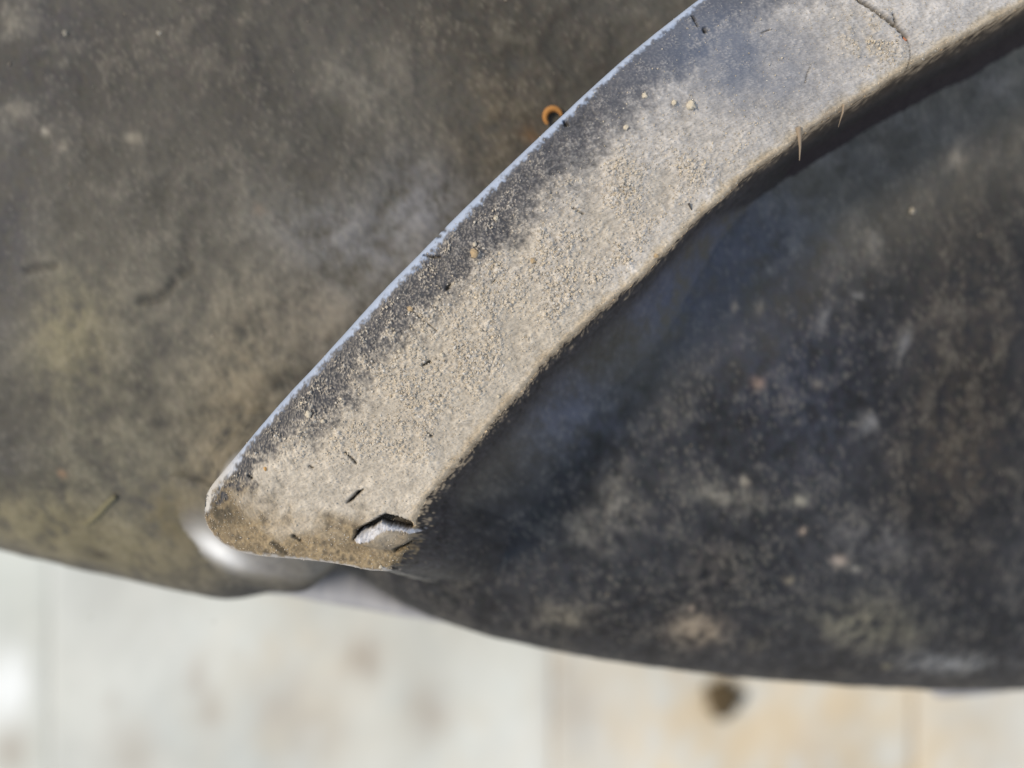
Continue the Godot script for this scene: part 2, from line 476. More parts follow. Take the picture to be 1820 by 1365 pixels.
func foot_width(side: int, t: float) -> float:        # how far the wall spreads from the worn face to the carcass
	if side == 0:      # left wall, foot to head
		return lerpf(0.026, 0.0050, ss(0.0, 0.12, t))
	if side == 1:      # end wall, left to right
		var e := lerpf(0.031, 0.024, ss(0.1, 0.35, t))
		e = lerpf(e, 0.007, ss(0.30, 0.70, t))
		return lerpf(e, 0.018, ss(0.90, 1.0, t))
	if side == 2:      # right wall, foot to head
		var w := lerpf(0.018, 0.0293, ss(0.0, 0.02, t))
		w = lerpf(w, 0.027, ss(0.03, 0.1, t))
		w = lerpf(w, 0.020, ss(0.1, 0.35, t))
		w = lerpf(w, 0.0062, ss(0.30, 0.56, t))
		return lerpf(w, 0.0080, ss(0.6, 1.0, t))
	return 0.008

func wall_rows(rim: PackedVector3Array, sides: PackedInt32Array, ts: PackedFloat32Array, rows: int, fine: bool, cols: PackedColorArray) -> Array:
	var n := rim.size()
	var out := PackedVector2Array()
	for i in n:
		var tangent := Vector2.ZERO
		for k in range(1, 7):
			var p := rim[(i + k) % n]
			var q := rim[(i - k + n) % n]
			tangent += Vector2(p.x - q.x, p.z - q.z)
		out.append(Vector2(tangent.y, -tangent.x).normalized())
	var area := 0.0
	for i in n:
		area += rim[i].x * rim[(i + 1) % n].z - rim[(i + 1) % n].x * rim[i].z
	if area < 0.0:
		for i in n:
			out[i] = -out[i]
	# soften the way the walls spread round the corners
	var width := PackedFloat32Array()
	for i in n:
		width.append(foot_width(sides[i], ts[i]))
	var smooth := PackedVector2Array()
	smooth.resize(n)
	var span := maxi(n / 120, 2)
	for i in n:
		var s := Vector2.ZERO
		for k in range(-span, span + 1):
			s += out[(i + k + n) % n]
		smooth[i] = s.normalized()
	var even := PackedVector3Array()
	for i in n:
		var s := Vector3.ZERO
		for k in range(-span, span + 1):
			s += rim[(i + k + n) % n]
		even.append(s / (2.0 * span + 1.0))
	var pos := PackedVector3Array()
	var col := PackedColorArray()
	for j in rows:
		var f := float(j) / (rows - 1)
		for ii in n + 1:
			var i := ii % n
			var p0 := even[i]
			var o := Vector3(smooth[i].x, 0, smooth[i].y)
			var foot := p0 + o * width[i]
			var stout := 0.0                     # the end of a lug runs down the shoulder as a buttress
			if sides[i] == 1:
				stout = lerpf(0.1, 1.0, ss(0.30, 0.62, ts[i]))
			elif sides[i] == 2:
				stout = 1.0 - ss(0.0, 0.09, ts[i])
			elif sides[i] == 0:
				stout = 0.1 * (1.0 - ss(0.0, 0.07, ts[i]))
			var low := p0.y - 0.062
			foot.z = minf(foot.z, SHOULDER + ROUND - 0.0015 + 0.02 * stout)
			foot.y = lerpf(carcass_y(foot.x, minf(foot.z, SHOULDER + ROUND - 0.0015)) - 0.0012, low, stout)
			var h := p0.y - foot.y
			var sharp := ss(0.36, 0.58, ts[i]) if sides[i] == 2 else 0.0
			var p1 := p0 + (foot - p0) * Vector3(0.10, 0, 0.10) + Vector3(0, -h * lerpf(0.62, 0.8, sharp), 0)
			var p2 := p0 + (foot - p0) * Vector3(1, 0, 1) * lerpf(0.42, 0.85, sharp)
			p2.y = maxf(foot.y + h * lerpf(0.09, 0.02, sharp), carcass_y(p2.x, minf(p2.z, SHOULDER + ROUND - 0.0015)) + 0.003 * (1.0 - sharp))
			p1 = p1.lerp(p0.lerp(foot, 0.33) + o * 0.001, stout)
			p2 = p2.lerp(p0.lerp(foot, 0.70) + o * 0.001, stout)
			var p := p0.bezier_interpolate(p1, p2, foot, minf(f / 0.93, 1.0))
			p += (rim[i] - even[i]) * (1.0 - ss(0.0, 0.16, f))
			if f > 0.93:
				p += (Vector3(0, -0.03, 0) - o * 0.012) * stout * (f - 0.93) / 0.07
			if fine:
				var k := sin(PI * f)
				p += o * (0.00035 * noises["mid"].get_noise_3dv(p * 1000.0) + 0.00016 * noises["small"].get_noise_3dv(p * 1400.0) + 0.00006 * noises["fine"].get_noise_3dv(p * 1400.0)) * minf(1.0, f * 8.0) * (0.4 + 0.6 * k)
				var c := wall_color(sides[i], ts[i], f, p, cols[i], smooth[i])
				col.append(c)
			else:
				col.append(Color(0.06, 0.057, 0.05))
			pos.append(p)
	return [pos, col]

func wall_color(side: int, t: float, f: float, p: Vector3, at_rim: Color, facing: Vector2) -> Color:
	var n2: float = noises["mid"].get_noise_3dv(p * 1000.0)
	var n3: float = noises["small"].get_noise_3dv(p * 1000.0)
	var n4: float = noises["fine"].get_noise_3dv(p * 1000.0)
	var base := carcass_color(p.x, p.z)
	var c := base
	var turned := rad_to_deg(facing.angle())          # 90 is straight out over the shoulder
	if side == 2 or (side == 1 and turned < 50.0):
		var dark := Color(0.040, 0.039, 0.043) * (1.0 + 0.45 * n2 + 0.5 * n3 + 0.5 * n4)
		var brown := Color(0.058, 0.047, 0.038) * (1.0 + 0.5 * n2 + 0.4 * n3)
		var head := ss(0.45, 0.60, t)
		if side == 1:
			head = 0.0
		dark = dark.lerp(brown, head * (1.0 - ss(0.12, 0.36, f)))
		dark = dark.lerp(Color(0.016, 0.015, 0.016), head * ss(0.16, 0.42, f + 0.1 * n2))  # shadow of the undercut painted in as a near-black band
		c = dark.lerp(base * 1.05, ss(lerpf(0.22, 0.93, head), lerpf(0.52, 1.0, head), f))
		var lip := 0.05 + 0.12 * n3 + 0.07 * n2 + 0.12 * n4
		if side == 1 or t < 0.07:
			lip -= 0.04
		c = c.lerp(at_rim, 1.0 - ss(lip - 0.04, lip + 0.05, f))
	if side == 1 and turned >= 50.0:
		# the end of the lug: grey-brown film, with a white highlight painted in under the rounded corner
		c = Color(0.21, 0.205, 0.20).lerp(Color(0.13, 0.125, 0.115), ss(0.22, 0.40, t)) * (1.0 + 0.2 * n2 + 0.15 * n3)
		c = c.lerp(Color(0.14, 0.125, 0.09) * (1.0 + 0.25 * n2), ss(0.72, 0.90, f + 0.05 * n2))
		c = c.lerp(at_rim, 1.0 - ss(0.015, 0.06, f + 0.03 * n3))
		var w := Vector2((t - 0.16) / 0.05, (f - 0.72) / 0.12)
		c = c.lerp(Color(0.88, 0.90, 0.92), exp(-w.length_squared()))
		c = c.lerp(base, maxf(ss(0.74, 0.91, f + 0.03 * n2), 1.0 - ss(0.04, 0.14, t)) * ss(0.1, 0.3, f))
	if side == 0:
		c = Color(0.30, 0.36, 0.47) * (1.0 + 0.12 * n3 + 0.08 * n4)  # pale blue sky highlight painted along the left edge
		c = c.lerp(Color(0.62, 0.62, 0.62), 1.0 - ss(0.02, 0.07, t))  # highlight painted whiter towards the rounded corner
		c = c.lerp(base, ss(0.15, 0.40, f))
	c.a = 1.0
	return c

func lug_color(p: Vector2, t: float, u: float, dl: float, dr: float, df: float) -> Array:   # colour, dust 0..1, graininess 0..1
	var n1 := nz("big", p.x, p.y)
	var n2 := nz("mid", p.x, p.y)
	var n3 := nz("small", p.x, p.y)
	var n4 := nz("fine", p.x, p.y)
	var n5 := nz("dust", p.x, p.y)
	# bare band along the left edge
	var w := lerpf(0.0015, 0.0105, ss(0.02, 0.15, t))
	w = lerpf(w, 0.0138, ss(0.2, 0.40, t))
	w = lerpf(w, 0.0205, ss(0.5, 0.72, t))
	var dust := ss(w * lerpf(0.58, 0.40, ss(0.35, 0.55, t)), w * lerpf(1.35, 1.6, ss(0.35, 0.55, t)), dl + 0.0028 * n1 + 0.0024 * n2 + 0.0016 * n3 + 0.0012 * n4)
	# the smoother, barer hollow near the head
	var hollow: float = exp(-((p - hollow_at) / Vector2(0.019, 0.011)).rotated(0.0).length_squared())
	dust = minf(dust, 1.0 - 0.88 * clampf(hollow * (1.1 + 0.5 * n1), 0.0, 1.0))
	var grain := ss(0.08, 0.16, t) * (1.0 - ss(0.46, 0.62, t)) * ss(0.002, 0.012, dr)
	grain = clampf(grain * (0.75 + 0.8 * n1 + 0.5 * n2), 0.0, 1.0)
	var clump: float = exp(-((p - clump_at) / Vector2(0.010, 0.006)).length_squared())
	grain = clampf(grain + clump * 1.1 * ss(-0.2, 0.2, n2 + 0.2), 0.0, 1.0)
	# speckled dust where the band breaks up
	var speck := ss(0.16, 0.40, n4 * 0.6 + n5 * 0.6 + n3 * 0.3) * (1.0 - dust) * ss(0.0012, 0.004, dl) * (0.25 + 0.75 * (1.0 - ss(0.35, 0.55, t))) * (0.5 + 0.8 * ss(-0.1, 0.3, n2))
	var grey := Color(0.49, 0.47, 0.455)
	var tan_dust := Color(0.50, 0.44, 0.35)
	var ochre := Color(0.275, 0.20, 0.105)
	var warm := 1.0 - ss(0.25, 0.62, t + 0.10 * n1)
	warm = maxf(warm * 0.75, 1.0 - ss(0.0015, 0.0065, dr + 0.0016 * n2 + 0.001 * n3))
	warm = maxf(warm, grain * 0.45)
	var col := grey.lerp(tan_dust, warm)
	col = col.lerp(Color(0.50, 0.385, 0.25), (1.0 - ss(0.0, 0.0036, dr + 0.001 * n2)) * 0.7)
	var low := 1.0 - ss(0.006, 0.0155, df + 0.003 * n1 + 0.003 * n2)
	col = col.lerp(ochre * (1.0 + 0.5 * n2 + 0.4 * n3), low * 0.85)
	var rubber := Color(0.070, 0.069, 0.076) * (1.0 + 0.2 * n2 + 0.2 * n3 + 0.25 * n4)
	rubber = rubber.lerp(Color(0.10, 0.105, 0.125), ss(0.50, 0.70, t + 0.04 * n1) * 0.7)
	rubber = rubber.lerp(Color(0.115, 0.133, 0.18), clampf(hollow * 1.3, 0.0, 1.0))
	col = rubber.lerp(col * (1.0 + 0.12 * n1 + 0.14 * n2 + 0.16 * n3 + 0.10 * n4 + 0.10 * n5), clampf(dust + speck * 0.8, 0.0, 1.0))
	# dirt darkened round the rounded corner and along the end
	col = col.lerp(Color(0.05, 0.045, 0.036), low * 0.55 * ss(0.05, 0.45, n2 + n3 * 0.5))
	var corner := exp(-pow((p.distance_to(corner_at)) / 0.0042, 2.0))
	col = col.lerp(Color(0.055, 0.05, 0.04), 0.75 * corner * ss(-0.3, 0.3, n3 + n2 + 0.2))
	# the worn outer edge, with its bluish sky highlight painted into the colour
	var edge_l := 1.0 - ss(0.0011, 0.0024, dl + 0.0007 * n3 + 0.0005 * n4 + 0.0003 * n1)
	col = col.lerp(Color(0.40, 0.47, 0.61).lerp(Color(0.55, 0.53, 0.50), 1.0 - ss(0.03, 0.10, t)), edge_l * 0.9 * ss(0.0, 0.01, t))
	var edge_f := 1.0 - ss(0.0003, 0.0012, df + 0.0005 * n3)
	col = col.lerp(Color(0.50, 0.49, 0.48), edge_f * 0.8)  # thin pale edge highlight painted along the lug's end
	col.a = 1.0
	return [col, clampf(dust + speck, 0.0, 1.0), clampf(grain * dust + speck * 0.6, 0.0, 1.0)]

var hollow_at := Vector2.ZERO
var clump_at := Vector2.ZERO
var corner_at := Vector2.ZERO
var face_pos := PackedVector3Array()
var face_dust := PackedFloat32Array()
var face_grain := PackedFloat32Array()

func lugs(root: Node3D) -> void:
	var v := flat([[1330, 110], [1545, 75], [388, 905]])
	hollow_at = v[0]
	clump_at = v[1]
	corner_at = v[2]
	var nu := 190
	var nv := 860
	var ca := coons(nu, nv)
	# cuts and cracks: line, half width, depth
	var cuts := []
	for q in [
		[[[1505, -30], [1530, 2], [1548, 14], [1566, 27], [1582, 38], [1592, 46], [1602, 56], [1610, 66]], 0.00042, 0.0022], [[[1592, 44], [1591, 36], [1587, 26]], 0.00025, 0.0012], [[[1610, 66], [1617, 84], [1618, 100], [1612, 128]], 0.00013, 0.0003],
		[[[614, 804], [622, 811], [633, 823]], 0.00024, 0.0010], [[[736, 556], [750, 568], [764, 578], [776, 588]], 0.00016, 0.0007], [[[753, 649], [763, 643]], 0.00034, 0.0016], [[[638, 873], [630, 882], [622, 890]], 0.00035, 0.0018], [[[632, 878], [644, 871]], 0.00022, 0.0012], [[[617, 893], [630, 884]], 0.0002, 0.0008],
		[[[752, 452], [768, 456], [781, 456]], 0.0002, 0.0008], [[[794, 513], [799, 506]], 0.0004, 0.0014], [[[1232, 25], [1238, 36], [1241, 44]], 0.00022, 0.0009], [[[1252, 50], [1254, 54]], 0.0004, 0.0014], [[[1354, 57], [1368, 52]], 0.00014, 0.0004], [[[1443, 112], [1436, 128], [1432, 145]], 0.00013, 0.00015], [[[1003, 213], [1006, 219]], 0.0004, 0.0014], [[[550, 829], [556, 831]], 0.00026, 0.001], [[[441, 847], [446, 850]], 0.0003, 0.0012], [[[762, 771], [766, 775]], 0.0003, 0.0012], [[[876, 501], [880, 498]], 0.00026, 0.001], [[[522, 952], [534, 960]], 0.0003, 0.0009], [[[488, 968], [500, 975], [508, 984]], 0.0007, 0.0008], [[[1019, 370], [1036, 380]], 0.0002, 0.0006], [[[785, 404], [790, 407]], 0.0005, 0.0009], [[[775, 415], [781, 418]], 0.00045, 0.0009],
		[[[703, 977], [722, 968], [735, 960], [748, 958]], 0.00042, 0.0022],
	]:
		var line := flat(q[0])
		var box := Rect2(line[0], Vector2.ZERO)
		for p in line:
			box = box.expand(p)
		cuts.append([line, q[1], q[2], box.grow(0.002)])
	# the tear: a slot with a lifted tongue below it
	var slot := flat([[629, 958], [631, 944], [642, 936], [660, 927], [676, 917], [686, 913], [698, 916], [716, 922], [736, 930], [748, 938], [751, 947], [738, 944], [715, 939], [700, 936], [686, 934], [672, 931], [664, 938], [650, 947], [640, 953]])
	var torn := flat([[630, 962], [634, 950], [642, 942], [652, 940], [664, 938], [676, 926], [690, 932], [710, 936], [736, 941], [751, 947], [749, 951], [720, 944], [700, 941], [690, 941], [682, 944], [672, 949], [668, 955], [660, 960], [648, 963], [634, 965]])
	var lip := flat([[634, 965], [648, 963], [660, 960], [668, 955], [672, 949], [682, 944], [690, 941], [700, 941], [720, 944], [749, 951]])
	var tongue := flat([[636, 965], [660, 959], [672, 949], [690, 941], [720, 944], [750, 950], [747, 958], [735, 960], [722, 968], [703, 977], [680, 975], [655, 970]])
	var box := Rect2(slot[0], Vector2.ZERO)
	for p in slot + tongue:
		box = box.expand(p)
	box = box.grow(0.003)

	var pos := PackedVector3Array()
	var col := PackedColorArray()
	var keep := PackedByteArray()
	pos.resize(nu * nv)
	col.resize(nu * nv)
	keep.resize(nu * nv)
	face_dust.resize(nu * nv)
	face_grain.resize(nu * nv)
	var rough := Image.create(nu, nv, false, Image.FORMAT_RGB8)
	for j in nv:
		var t := float(j) / (nv - 1)
		var l := ca[j * nu]
		var r := ca[j * nu + nu - 1]
		var across := l.distance_to(r)
		for i in nu:
			var k := j * nu + i
			var p := ca[k]
			var u := float(i) / (nu - 1)
			if u > 0.9:
				p += (r - l).normalized() * (u - 0.9) * 10.0 * (0.00035 * nz("small", r.x, r.y) + 0.00025 * nz("fine", r.x, r.y))
			var dl := p.distance_to(l) if u < 0.5 else u * across
			var dr := p.distance_to(r) if u > 0.5 else (1.0 - u) * across
			var df := p.distance_to(ca[i])
			if u < 0.12:                                   # round the corner the nearest edge may be either
				for s in range(0, 60, 4):
					dl = minf(dl, p.distance_to(ca[s * nu]))
			var dh := (1.0 - t) * 0.22
			var got := lug_color(p, t, u, dl, dr, df)
			var c: Color = got[0]
			var dust: float = got[1]
			var grain: float = got[2]
			var h := 0.0
			var rr := 0.0021
			var d := minf(minf(dl, df), dh)
			if d < rr:
				h -= rr - sqrt(maxf(rr * rr - (rr - d) * (rr - d), 0.0))
			rr = 0.0015
			if dr < rr:
				h -= rr - sqrt(maxf(rr * rr - (rr - dr) * (rr - dr), 0.0))
			h -= 0.0016 * exp(-pow(dl / 0.006, 2.0)) * 0.5
			var calm := ss(0.0, 0.002, minf(d, dr))
			h += 0.00045 * nz("big", p.x, p.y) + 0.00012 * nz("mid", p.x, p.y)
			h -= 0.0007 * exp(-((p - hollow_at) / Vector2(0.019, 0.011)).length_squared())
			h += calm * (0.00008 * nz("small", p.x, p.y) + 0.00007 * nz("fine", p.x, p.y) * (0.8 + 1.2 * dust) + 0.00005 * nz("dust", p.x, p.y) * (0.5 + dust))
			var g := 1.0 - clampf((noises["grain"].get_noise_2d(p.x * 1000.0, p.y * 1000.0) + 1.0) * 1.15, 0.0, 1.0)
			h += calm * (0.00010 + 0.00025 * grain) * g * (0.3 + 0.7 * dust)
			var crust := ss(-0.05, 0.30, nz("small", p.x * 1.15 + 0.3, p.y * 1.15)) * ss(-0.2, 0.25, nz("mid", p.x + 0.7, p.y))
			h += (0.00014 + 0.00030 * crust * (0.25 + grain)) * dust * calm
			c = c * (1.0 + (0.14 * crust - 0.07) * dust)
			for q in cuts:
				var area: Rect2 = q[3]
				if area.has_point(p):
					var e := line_distance(p + 0.0001 * Vector2(nz("fine", p.x, p.y), nz("fine", p.y, p.x)), q[0]) / (float(q[1]) * (0.95 + 0.45 * nz("small", p.x, p.y)))
					if e > 0.0 and e < 4.0:
						var w := exp(-e * e)
						h -= float(q[2]) * w
						c = c.lerp(Color(0.05, 0.042, 0.03), 0.85 * w)
			var mark := 0
			if box.has_point(p):
				var wob := p + 0.00015 * Vector2(nz("fine", p.x, p.y), nz("fine", p.y + 1.0, p.x))
				var ds := area_distance(wob, slot) + 0.001 * (1.0 - ss(0.0001, 0.0011, dr))
				var dt := area_distance(wob, torn)
				var dg := area_distance(p, tongue)
				var lift := 0.0022 * exp(-pow(line_distance(p, lip) / 0.0035, 2.0)) * ss(0.0006, -0.0006, dg)
				h += lift
				var deep := ss(0.00025, -0.0004, ds)
				var face := ss(0.0001, -0.00018, dt)
				# the torn face falls from the lip of the tongue into the slot
				h = lerpf(h, h - 0.0050, deep * (1.0 - face))
				if face > 0.0:
					var fall := clampf(line_distance(p, lip) / 0.0026, 0.0, 1.0)
					var ridge := sin(p.x * 9000.0 + p.y * 5200.0 + 3.0 * nz("small", p.x, p.y)) * 0.00022 + 0.0003 * nz("small", p.x * 1.6, p.y * 0.6)
					h += face * (0.0010 * (1.0 - fall) - 0.0030 * fall * fall + ridge)
					c = c.lerp(Color(0.62, 0.63, 0.68) * (1.0 + 0.25 * nz("small", p.x, p.y) + 0.2 * nz("fine", p.x, p.y)), face * 0.95)
				c = c.lerp(Color(0.03, 0.027, 0.023), deep * (1.0 - face) * 0.9)
				if dg < 0.0:
					c = c.lerp(Color(0.235, 0.205, 0.165), 0.55 * (1.0 - face))
				if dg < 0.0001 or face > 0.3:
					mark = 1
			c.a = 1.0
			pos[k] = Vector3(p.x, lug_y(p.x, p.y) + h, p.y)
			col[k] = c
			keep[k] = mark
			face_dust[k] = dust
			face_grain[k] = grain
			var q := clampf(lerpf(0.5, 0.95, dust), 0.0, 1.0)
			rough.set_pixel(i, j, Color(q, q, q))
	face_pos = pos
	var mat := tinted("dusty_worn_rubber", 1.0, 0.45)
	mat.roughness_texture = ImageTexture.create_from_image(rough)
	mat.roughness_texture_channel = BaseMaterial3D.TEXTURE_CHANNEL_RED
	var mesh := ArrayMesh.new()
	grid_surface(mesh, pos, col, nu, nv, mat, false, false, keep, 0)
	# the walls run round the rim: end, right, head, left
	var rim := PackedVector3Array()
	var cols := PackedColorArray()
	var sides := PackedInt32Array()
	var ts := PackedFloat32Array()
	for i in nu - 1:
		rim.append(pos[i]); cols.append(col[i]); sides.append(1); ts.append(float(i) / (nu - 1))
	for j in nv - 1:
		var k := j * nu + nu - 1
		rim.append(pos[k]); cols.append(col[k]); sides.append(2); ts.append(float(j) / (nv - 1))
	for i in nu - 1:
		var k := (nv - 1) * nu + nu - 1 - i
		rim.append(pos[k]); cols.append(col[k]); sides.append(3); ts.append(0.5)
	for j in nv - 1:
		var k := (nv - 1 - j) * nu
		rim.append(pos[k]); cols.append(col[k]); sides.append(0); ts.append(1.0 - float(j) / (nv - 1))
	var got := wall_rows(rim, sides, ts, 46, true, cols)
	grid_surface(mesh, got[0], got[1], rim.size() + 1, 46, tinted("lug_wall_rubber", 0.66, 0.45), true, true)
	var o := put("lug", mesh, root)
	o.set_meta("label", "worn slanting lug with a tan dust crust and a torn corner")
	var flap := ArrayMesh.new()
	grid_surface(flap, pos, col, nu, nv, mat, false, false, keep, 1)
	put("torn_flap", flap, o).set_meta("label", "small torn tongue of rubber with a pale grey broken face")
	plain_lugs(root)

func plain_lugs(root: Node3D) -> void:      # the other lugs round the tyre
	var nu := 14
	var nv := 50
	var ca := coons(nu, nv)
	for mirrored in [false, true]:
		var pos := PackedVector3Array()
		var col := PackedColorArray()
		for p in ca:
			pos.append(Vector3(p.x, lug_y(p.x, p.y), p.y))
			var n := 0.5 + 0.5 * nz("mid", p.x, p.y)
			col.append(Color(0.10, 0.095, 0.09).lerp(Color(0.38, 0.33, 0.26), n))
		var rim := PackedVector3Array()
		var cols := PackedColorArray()
		var sides := PackedInt32Array()
		var ts := PackedFloat32Array()
		for i in nu - 1:
			rim.append(pos[i]); sides.append(1); ts.append(float(i) / (nu - 1))
		for j in nv - 1:
			rim.append(pos[j * nu + nu - 1]); sides.append(2); ts.append(float(j) / (nv - 1))
		for i in nu - 1:
			rim.append(pos[(nv - 1) * nu + nu - 1 - i]); sides.append(3); ts.append(0.5)
		for j in nv - 1:
			rim.append(pos[(nv - 1 - j) * nu]); sides.append(0); ts.append(1.0 - float(j) / (nv - 1))
		var got := wall_rows(rim, sides, ts, 10, false, cols)
		var wall: PackedVector3Array = got[0]
		if mirrored:
			for i in pos.size():
				pos[i].z = 2.0 * MID - pos[i].z - 0.012
			for i in wall.size():
				wall[i].z = 2.0 * MID - wall[i].z - 0.012
		var m := ArrayMesh.new()
		grid_surface(m, pos, col, nu, nv, tinted("dusty_worn_rubber", 0.9), mirrored)
		grid_surface(m, wall, got[1], rim.size() + 1, 10, tinted("lug_wall_rubber", 0.7), not mirrored, true)
		for k in 10:
			if k == 0 and not mirrored:
				continue
			var o := put("lug", m, root)
			o.rotation.z = TAU * (k + (0.5 if mirrored else 0.0)) / 10.0


# -------------------------------------------------------------------- loose things
func lump(seed_value: int, rings := 5, around := 8) -> ArrayMesh:     # an uneven little clod of unit size
	var n := FastNoiseLite.new()
	n.seed = seed_value
	n.frequency = 0.9
	var pos := PackedVector3Array()
	var col := PackedColorArray()
	for j in rings + 1:
		for i in around + 1:
			var th := PI * j / rings
			var ph := TAU * (i % around) / around
			var d := Vector3(sin(th) * cos(ph), cos(th), sin(th) * sin(ph))
			pos.append(d * (0.5 + 0.55 * n.get_noise_3dv(d * 1.3)))
			col.append(Color(1, 1, 1))
	var m := ArrayMesh.new()
	grid_surface(m, pos, col, around + 1, rings + 1, null, false, true)
	return m

func painted(called: String, c: Color) -> StandardMaterial3D:
	var m := StandardMaterial3D.new()
	m.resource_name = called
	m.albedo_color = c.linear_to_srgb()
	m.roughness = 0.95
	return m

func face_point(px: float, py: float) -> Vector3:   # nearest built point of the worn face, in the world
	var p := on_lug(px, py)
	var best := 1e9
	var at := p
	for k in range(0, face_pos.size(), 2):
		var q := face_pos[k]
		var d := (q.x - p.x) * (q.x - p.x) + (q.z - p.z) * (q.z - p.z)
		if d < best:
			best = d
			at = q
	return frame * at

func tube(points: Array, radii: Array, sides := 8) -> ArrayMesh:
	var pos := PackedVector3Array()
	var col := PackedColorArray()
	for j in points.size():
		var p: Vector3 = points[j]
		var along: Vector3 = points[mini(j + 1, points.size() - 1)] - points[maxi(j - 1, 0)]
		var s := along.cross(Vector3(0.31, 0.9, 0.2)).normalized()
		var q := along.cross(s).normalized()
		for i in sides + 1:
			var f := TAU * (i % sides) / sides
			pos.append(p + (s * cos(f) + q * sin(f)) * float(radii[j]))
			col.append(Color.WHITE)
	var m := ArrayMesh.new()
	grid_surface(m, pos, col, sides + 1, points.size(), null, false, true)
	return m

func loose_things() -> void:
	# fine grit, uncountable, on the worn face
	var grit := MultiMesh.new()
	grit.transform_format = MultiMesh.TRANSFORM_3D
	grit.use_colors = true
	grit.mesh = lump(3, 4, 6)
	grit.mesh.surface_set_material(0, tinted("grit", 0.95, 0.3))
	var xf := []
	var tint := []
	var tries := 0
	while xf.size() < 30000 and tries < 500000:
		tries += 1
		var k := rng.randi_range(0, face_pos.size() - 1)
		if rng.randf() > 0.012 + face_grain[k] * face_grain[k] * 0.6 + 0.12 * face_dust[k]:
			continue
		var size := 0.00012 + 0.00036 * pow(rng.randf(), 5.0) * (0.5 + face_grain[k])
		var b := Basis.from_euler(Vector3(rng.randf() * TAU, rng.randf() * TAU, rng.randf() * TAU)).scaled(Vector3(size * rng.randf_range(0.7, 1.3), size * rng.randf_range(0.6, 1.0), size * rng.randf_range(0.7, 1.3)))
		xf.append(Transform3D(frame.basis * b, frame * (face_pos[k] + Vector3(0, size * 0.15, 0))))
		var v := rng.randf_range(0.75, 1.25)
		tint.append(Color(0.54, 0.46, 0.345).lerp(Color(0.50, 0.475, 0.44), rng.randf()) * v)
	grit.instance_count = xf.size()
	for i in xf.size():
		grit.set_instance_transform(i, xf[i])
		grit.set_instance_color(i, tint[i])
	var g := MultiMeshInstance3D.new()
	g.name = "fine_grit"
	g.multimesh = grit
	add_child(g, true)
	tag(g, "fine tan grit scattered over the dusty worn face of the lug", "grit")
	g.set_meta("kind", "stuff")

	# dust specks on the carcass
	var specks := MultiMesh.new()
	specks.transform_format = MultiMesh.TRANSFORM_3D
	specks.use_colors = true
	specks.mesh = grit.mesh
	xf = []
	tint = []
	tries = 0
	while xf.size() < 500 and tries < 60000:
		tries += 1
		var px := rng.randf_range(-60, 1900)
		var py := rng.randf_range(-60, 1190)
		var p := on_carcass(px, py)
		var left := px + py < 1230
		var want := 0.25 + 1.1 * nz("big", p.x, p.z) + 0.7 * nz("mid", p.x, p.z)
		want += 0.5 if (left and px < 220 and py < 260) else 0.0
		if rng.randf() > want:
			continue
		var size := 0.0002 + 0.0006 * pow(rng.randf(), 5.0)
		var b := Basis.from_euler(Vector3(rng.randf() * TAU, rng.randf() * TAU, 0)).scaled(Vector3(size, size * 0.6, size))
		xf.append(Transform3D(b, frame * p))
		tint.append(Color(0.24, 0.21, 0.17) * rng.randf_range(0.5, 1.3))
	specks.instance_count = xf.size()
	for i in xf.size():
		specks.set_instance_transform(i, xf[i])
		specks.set_instance_color(i, tint[i])
	var s := MultiMeshInstance3D.new()
	s.name = "dust_specks"
	s.multimesh = specks
	add_child(s, true)
	tag(s, "pale dust specks sprinkled over the dark carcass beside the lug", "dust")
	s.set_meta("kind", "stuff")

	# larger crumbs one can pick out
	var pale := painted("pale_crumb", Color(0.56, 0.50, 0.40))
	var brown := painted("tan_crumb", Color(0.44, 0.33, 0.20))
	for q in [
		[1228, 188, 15, pale, "largest pale round crumb on the upper lug, below the bluish hollow"], [882, 388, 8, pale, "small pale crumb alone on the bare dark band, above the tan clump"], [845, 452, 14, brown, "tan crumbly clod on the bare dark band near the left edge"], [845, 436, 7, pale, "tiny pale crumb touching the top of the tan clod"],
		[548, 737, 11, pale, "grey crumb at the edge of the dark band, lower part of lug"], [575, 748, 7, pale, "small grey crumb just right of the one on the lower dark band"], [1145, 171, 9, pale, "dull pale crumb on the dark upper band, left of the largest crumb"], [1197, 184, 8, pale, "small bluish pale crumb touching left of the largest crumb"], [1112, 226, 8, pale, "small pale crumb on the dust boundary of the upper lug"],
		[786, 631, 7, pale, "bright flat grain beside the little hole in the dust"], [710, 623, 6, pale, "bright grain left of the little hole in the dust"], [906, 638, 6, pale, "bright grain in the middle of the grainy dust"], [886, 704, 6, pale, "bright grain near the dusty right edge of the lug"], [781, 733, 5, pale, "bright tiny grain in the lower dust crust"], [729, 549, 8, brown, "orange brown crumb at the upper end of a thin crack"], [1609, 68, 7, painted("red_crumb", Color(0.42, 0.17, 0.09)), "reddish crumb at the lower end of the long upper crack"], [676, 1006, 6, pale, "pale grain at the lower tip of the torn corner"], [474, 833, 6, painted("orange_crumb", Color(0.55, 0.33, 0.13)), "orange crumb near the rounded left corner"], [947, 463, 9, brown, "tan crumb among grains right of the dark band"], [944, 480, 8, pale, "pale crumb just below the tan crumb by the dark band"], [1165, 455, 7, brown, "tan crumb at the dusty right edge, mid lug"],
	]:
		var size: float = q[2] * K * 0.2
		var m := lump(int(q[0]), 8, 12)
		m.surface_set_material(0, q[3])
		var o := put("soil_crumb", m)
		o.position = face_point(q[0], q[1]) + Vector3(0, size * 0.2, 0)
		o.scale = Vector3(size * 1.1, size * 0.75, size)
		o.rotation.y = rng.randf() * TAU
		tag(o, q[4], "crumb", "soil crumbs on the lug")
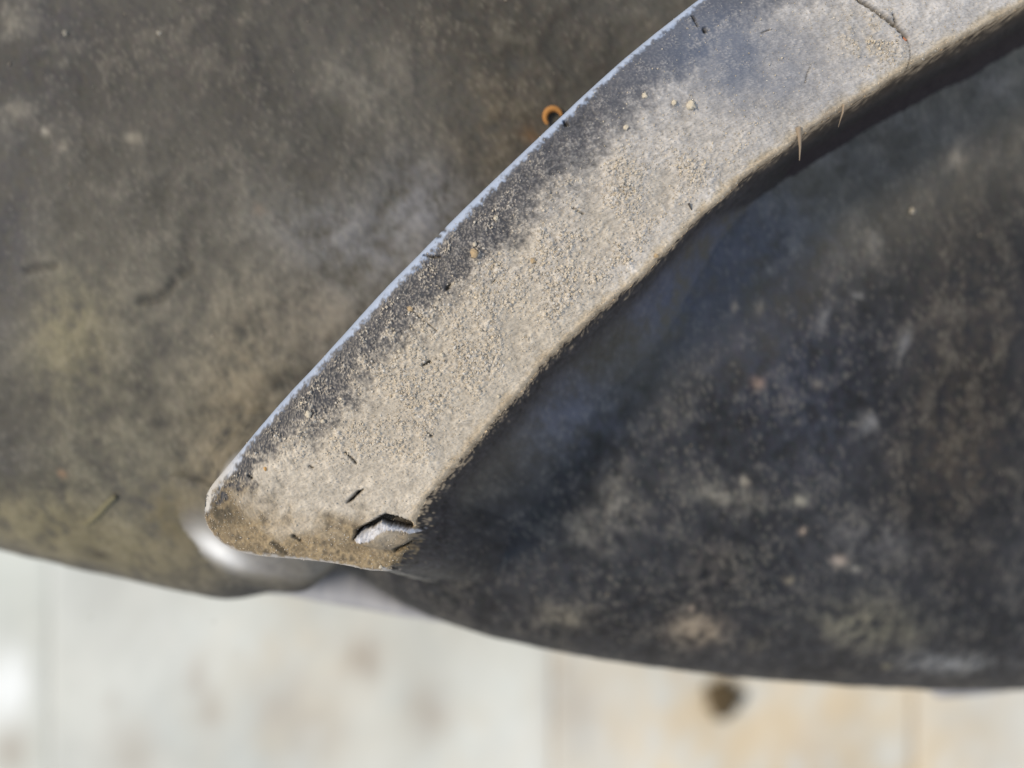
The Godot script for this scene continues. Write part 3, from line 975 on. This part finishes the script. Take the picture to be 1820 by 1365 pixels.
	var dull := painted("dull_crumb", Color(0.33, 0.30, 0.25))
	var h := 0
	for q in [[1620, 376, 10, "pale crumb alone on the dark carcass right of the lug"], [284, 60, 9, "pale crumb on the brown carcass at the upper left"], [117, 59, 9, "pale crumb on the dark carcass nearest the upper left corner"]]:
		var size: float = q[2] * K * 0.24
		var m := lump(90 + h, 8, 12)
		m.surface_set_material(0, dull)
		h += 1
		var o := put("soil_crumb", m)
		o.position = frame * on_carcass(q[0], q[1]) + Vector3(0, size * 0.3, 0)
		o.scale = Vector3(size, size * 0.8, size)
		tag(o, q[3], "crumb", "soil crumbs on the carcass")

	# curled orange husk between the carcass and the lug
	var pts := []
	var rad := []
	var mid := frame * (on_carcass(983, 211) + Vector3(0, 0.0012, 0))
	for i in 16:
		var f := lerpf(0.2, 4.0, i / 15.0)
		pts.append(mid + Vector3(cos(f), 0.15 * sin(f), -sin(f)) * 0.0021)
		rad.append(0.00085 * (0.45 + 0.55 * sin(PI * i / 15.0)))
	var husk := tube(pts, rad)
	husk.surface_set_material(0, painted("dry_husk", Color(0.42, 0.20, 0.06)))
	tag(put("curled_husk", husk), "curled orange brown husk lying against the lug's left wall", "husk")

	# root fibres hanging from the dusty right edge
	for q in [[[[1419, 226], [1421, 244], [1422, 262], [1421, 285]], 0.00062, "pale pointed root fibre hanging over the dark right wall of the lug"], [[[1500, 186], [1498, 200], [1494, 212], [1490, 226]], 0.0003, "thin brown root fibre over the right wall, above the thicker one"], [[[1224, 362], [1230, 374], [1234, 386]], 0.00026, "short dark bristle standing on the lug's right edge, mid lug"]]:
		var p := []
		var r := []
		var n: int = q[0].size()
		for i in n:
			var f := i / float(n - 1)
			p.append(sight(q[0][i][0], q[0][i][1], CAM_H - face_point(q[0][0][0], q[0][0][1]).y - 0.0004 + 0.004 * f * f))
			r.append(q[1] * (1.0 - 0.85 * f))
		var fib := tube(p, r)
		fib.surface_set_material(0, painted("dry_fibre", Color(0.30, 0.235, 0.17) if q[1] > 0.00028 else Color(0.10, 0.09, 0.08)))
		tag(put("root_fibre", fib), q[2], "fibre", "dry fibres on the lug's right edge")
	# straw on the carcass
	var sp := []
	var sr := []
	for i in 5:
		var p := on_carcass(lerpf(153, 207, i / 4.0), lerpf(932, 884, i / 4.0) + 3.0 * sin(i * 1.3))
		sp.append(frame * (p + Vector3(0, 0.0005, 0)))
		sr.append(0.0009 * (0.6 + 0.4 * sin(PI * i / 4.0)))
	var straw := tube(sp, sr)
	straw.surface_set_material(0, painted("straw", Color(0.165, 0.15, 0.09)))
	tag(put("straw", straw), "bit of pale straw on the olive carcass at lower left", "straw")
	# dark clod on the ground beyond the tyre
	var gy := axle_y - (R + LUG) + 0.004
	var clod := lump(40, 12, 18)
	clod.surface_set_material(0, painted("dark_clod", Color(0.085, 0.062, 0.032)))
	var o := put("mud_clod", clod)
	o.position = sight(1286, 1241, CAM_H - gy) + Vector3(0, 0.008, 0)
	o.scale = Vector3(0.045, 0.022, 0.05)
	tag(o, "round dark brown mud clod lying on the beige slab", "clod")
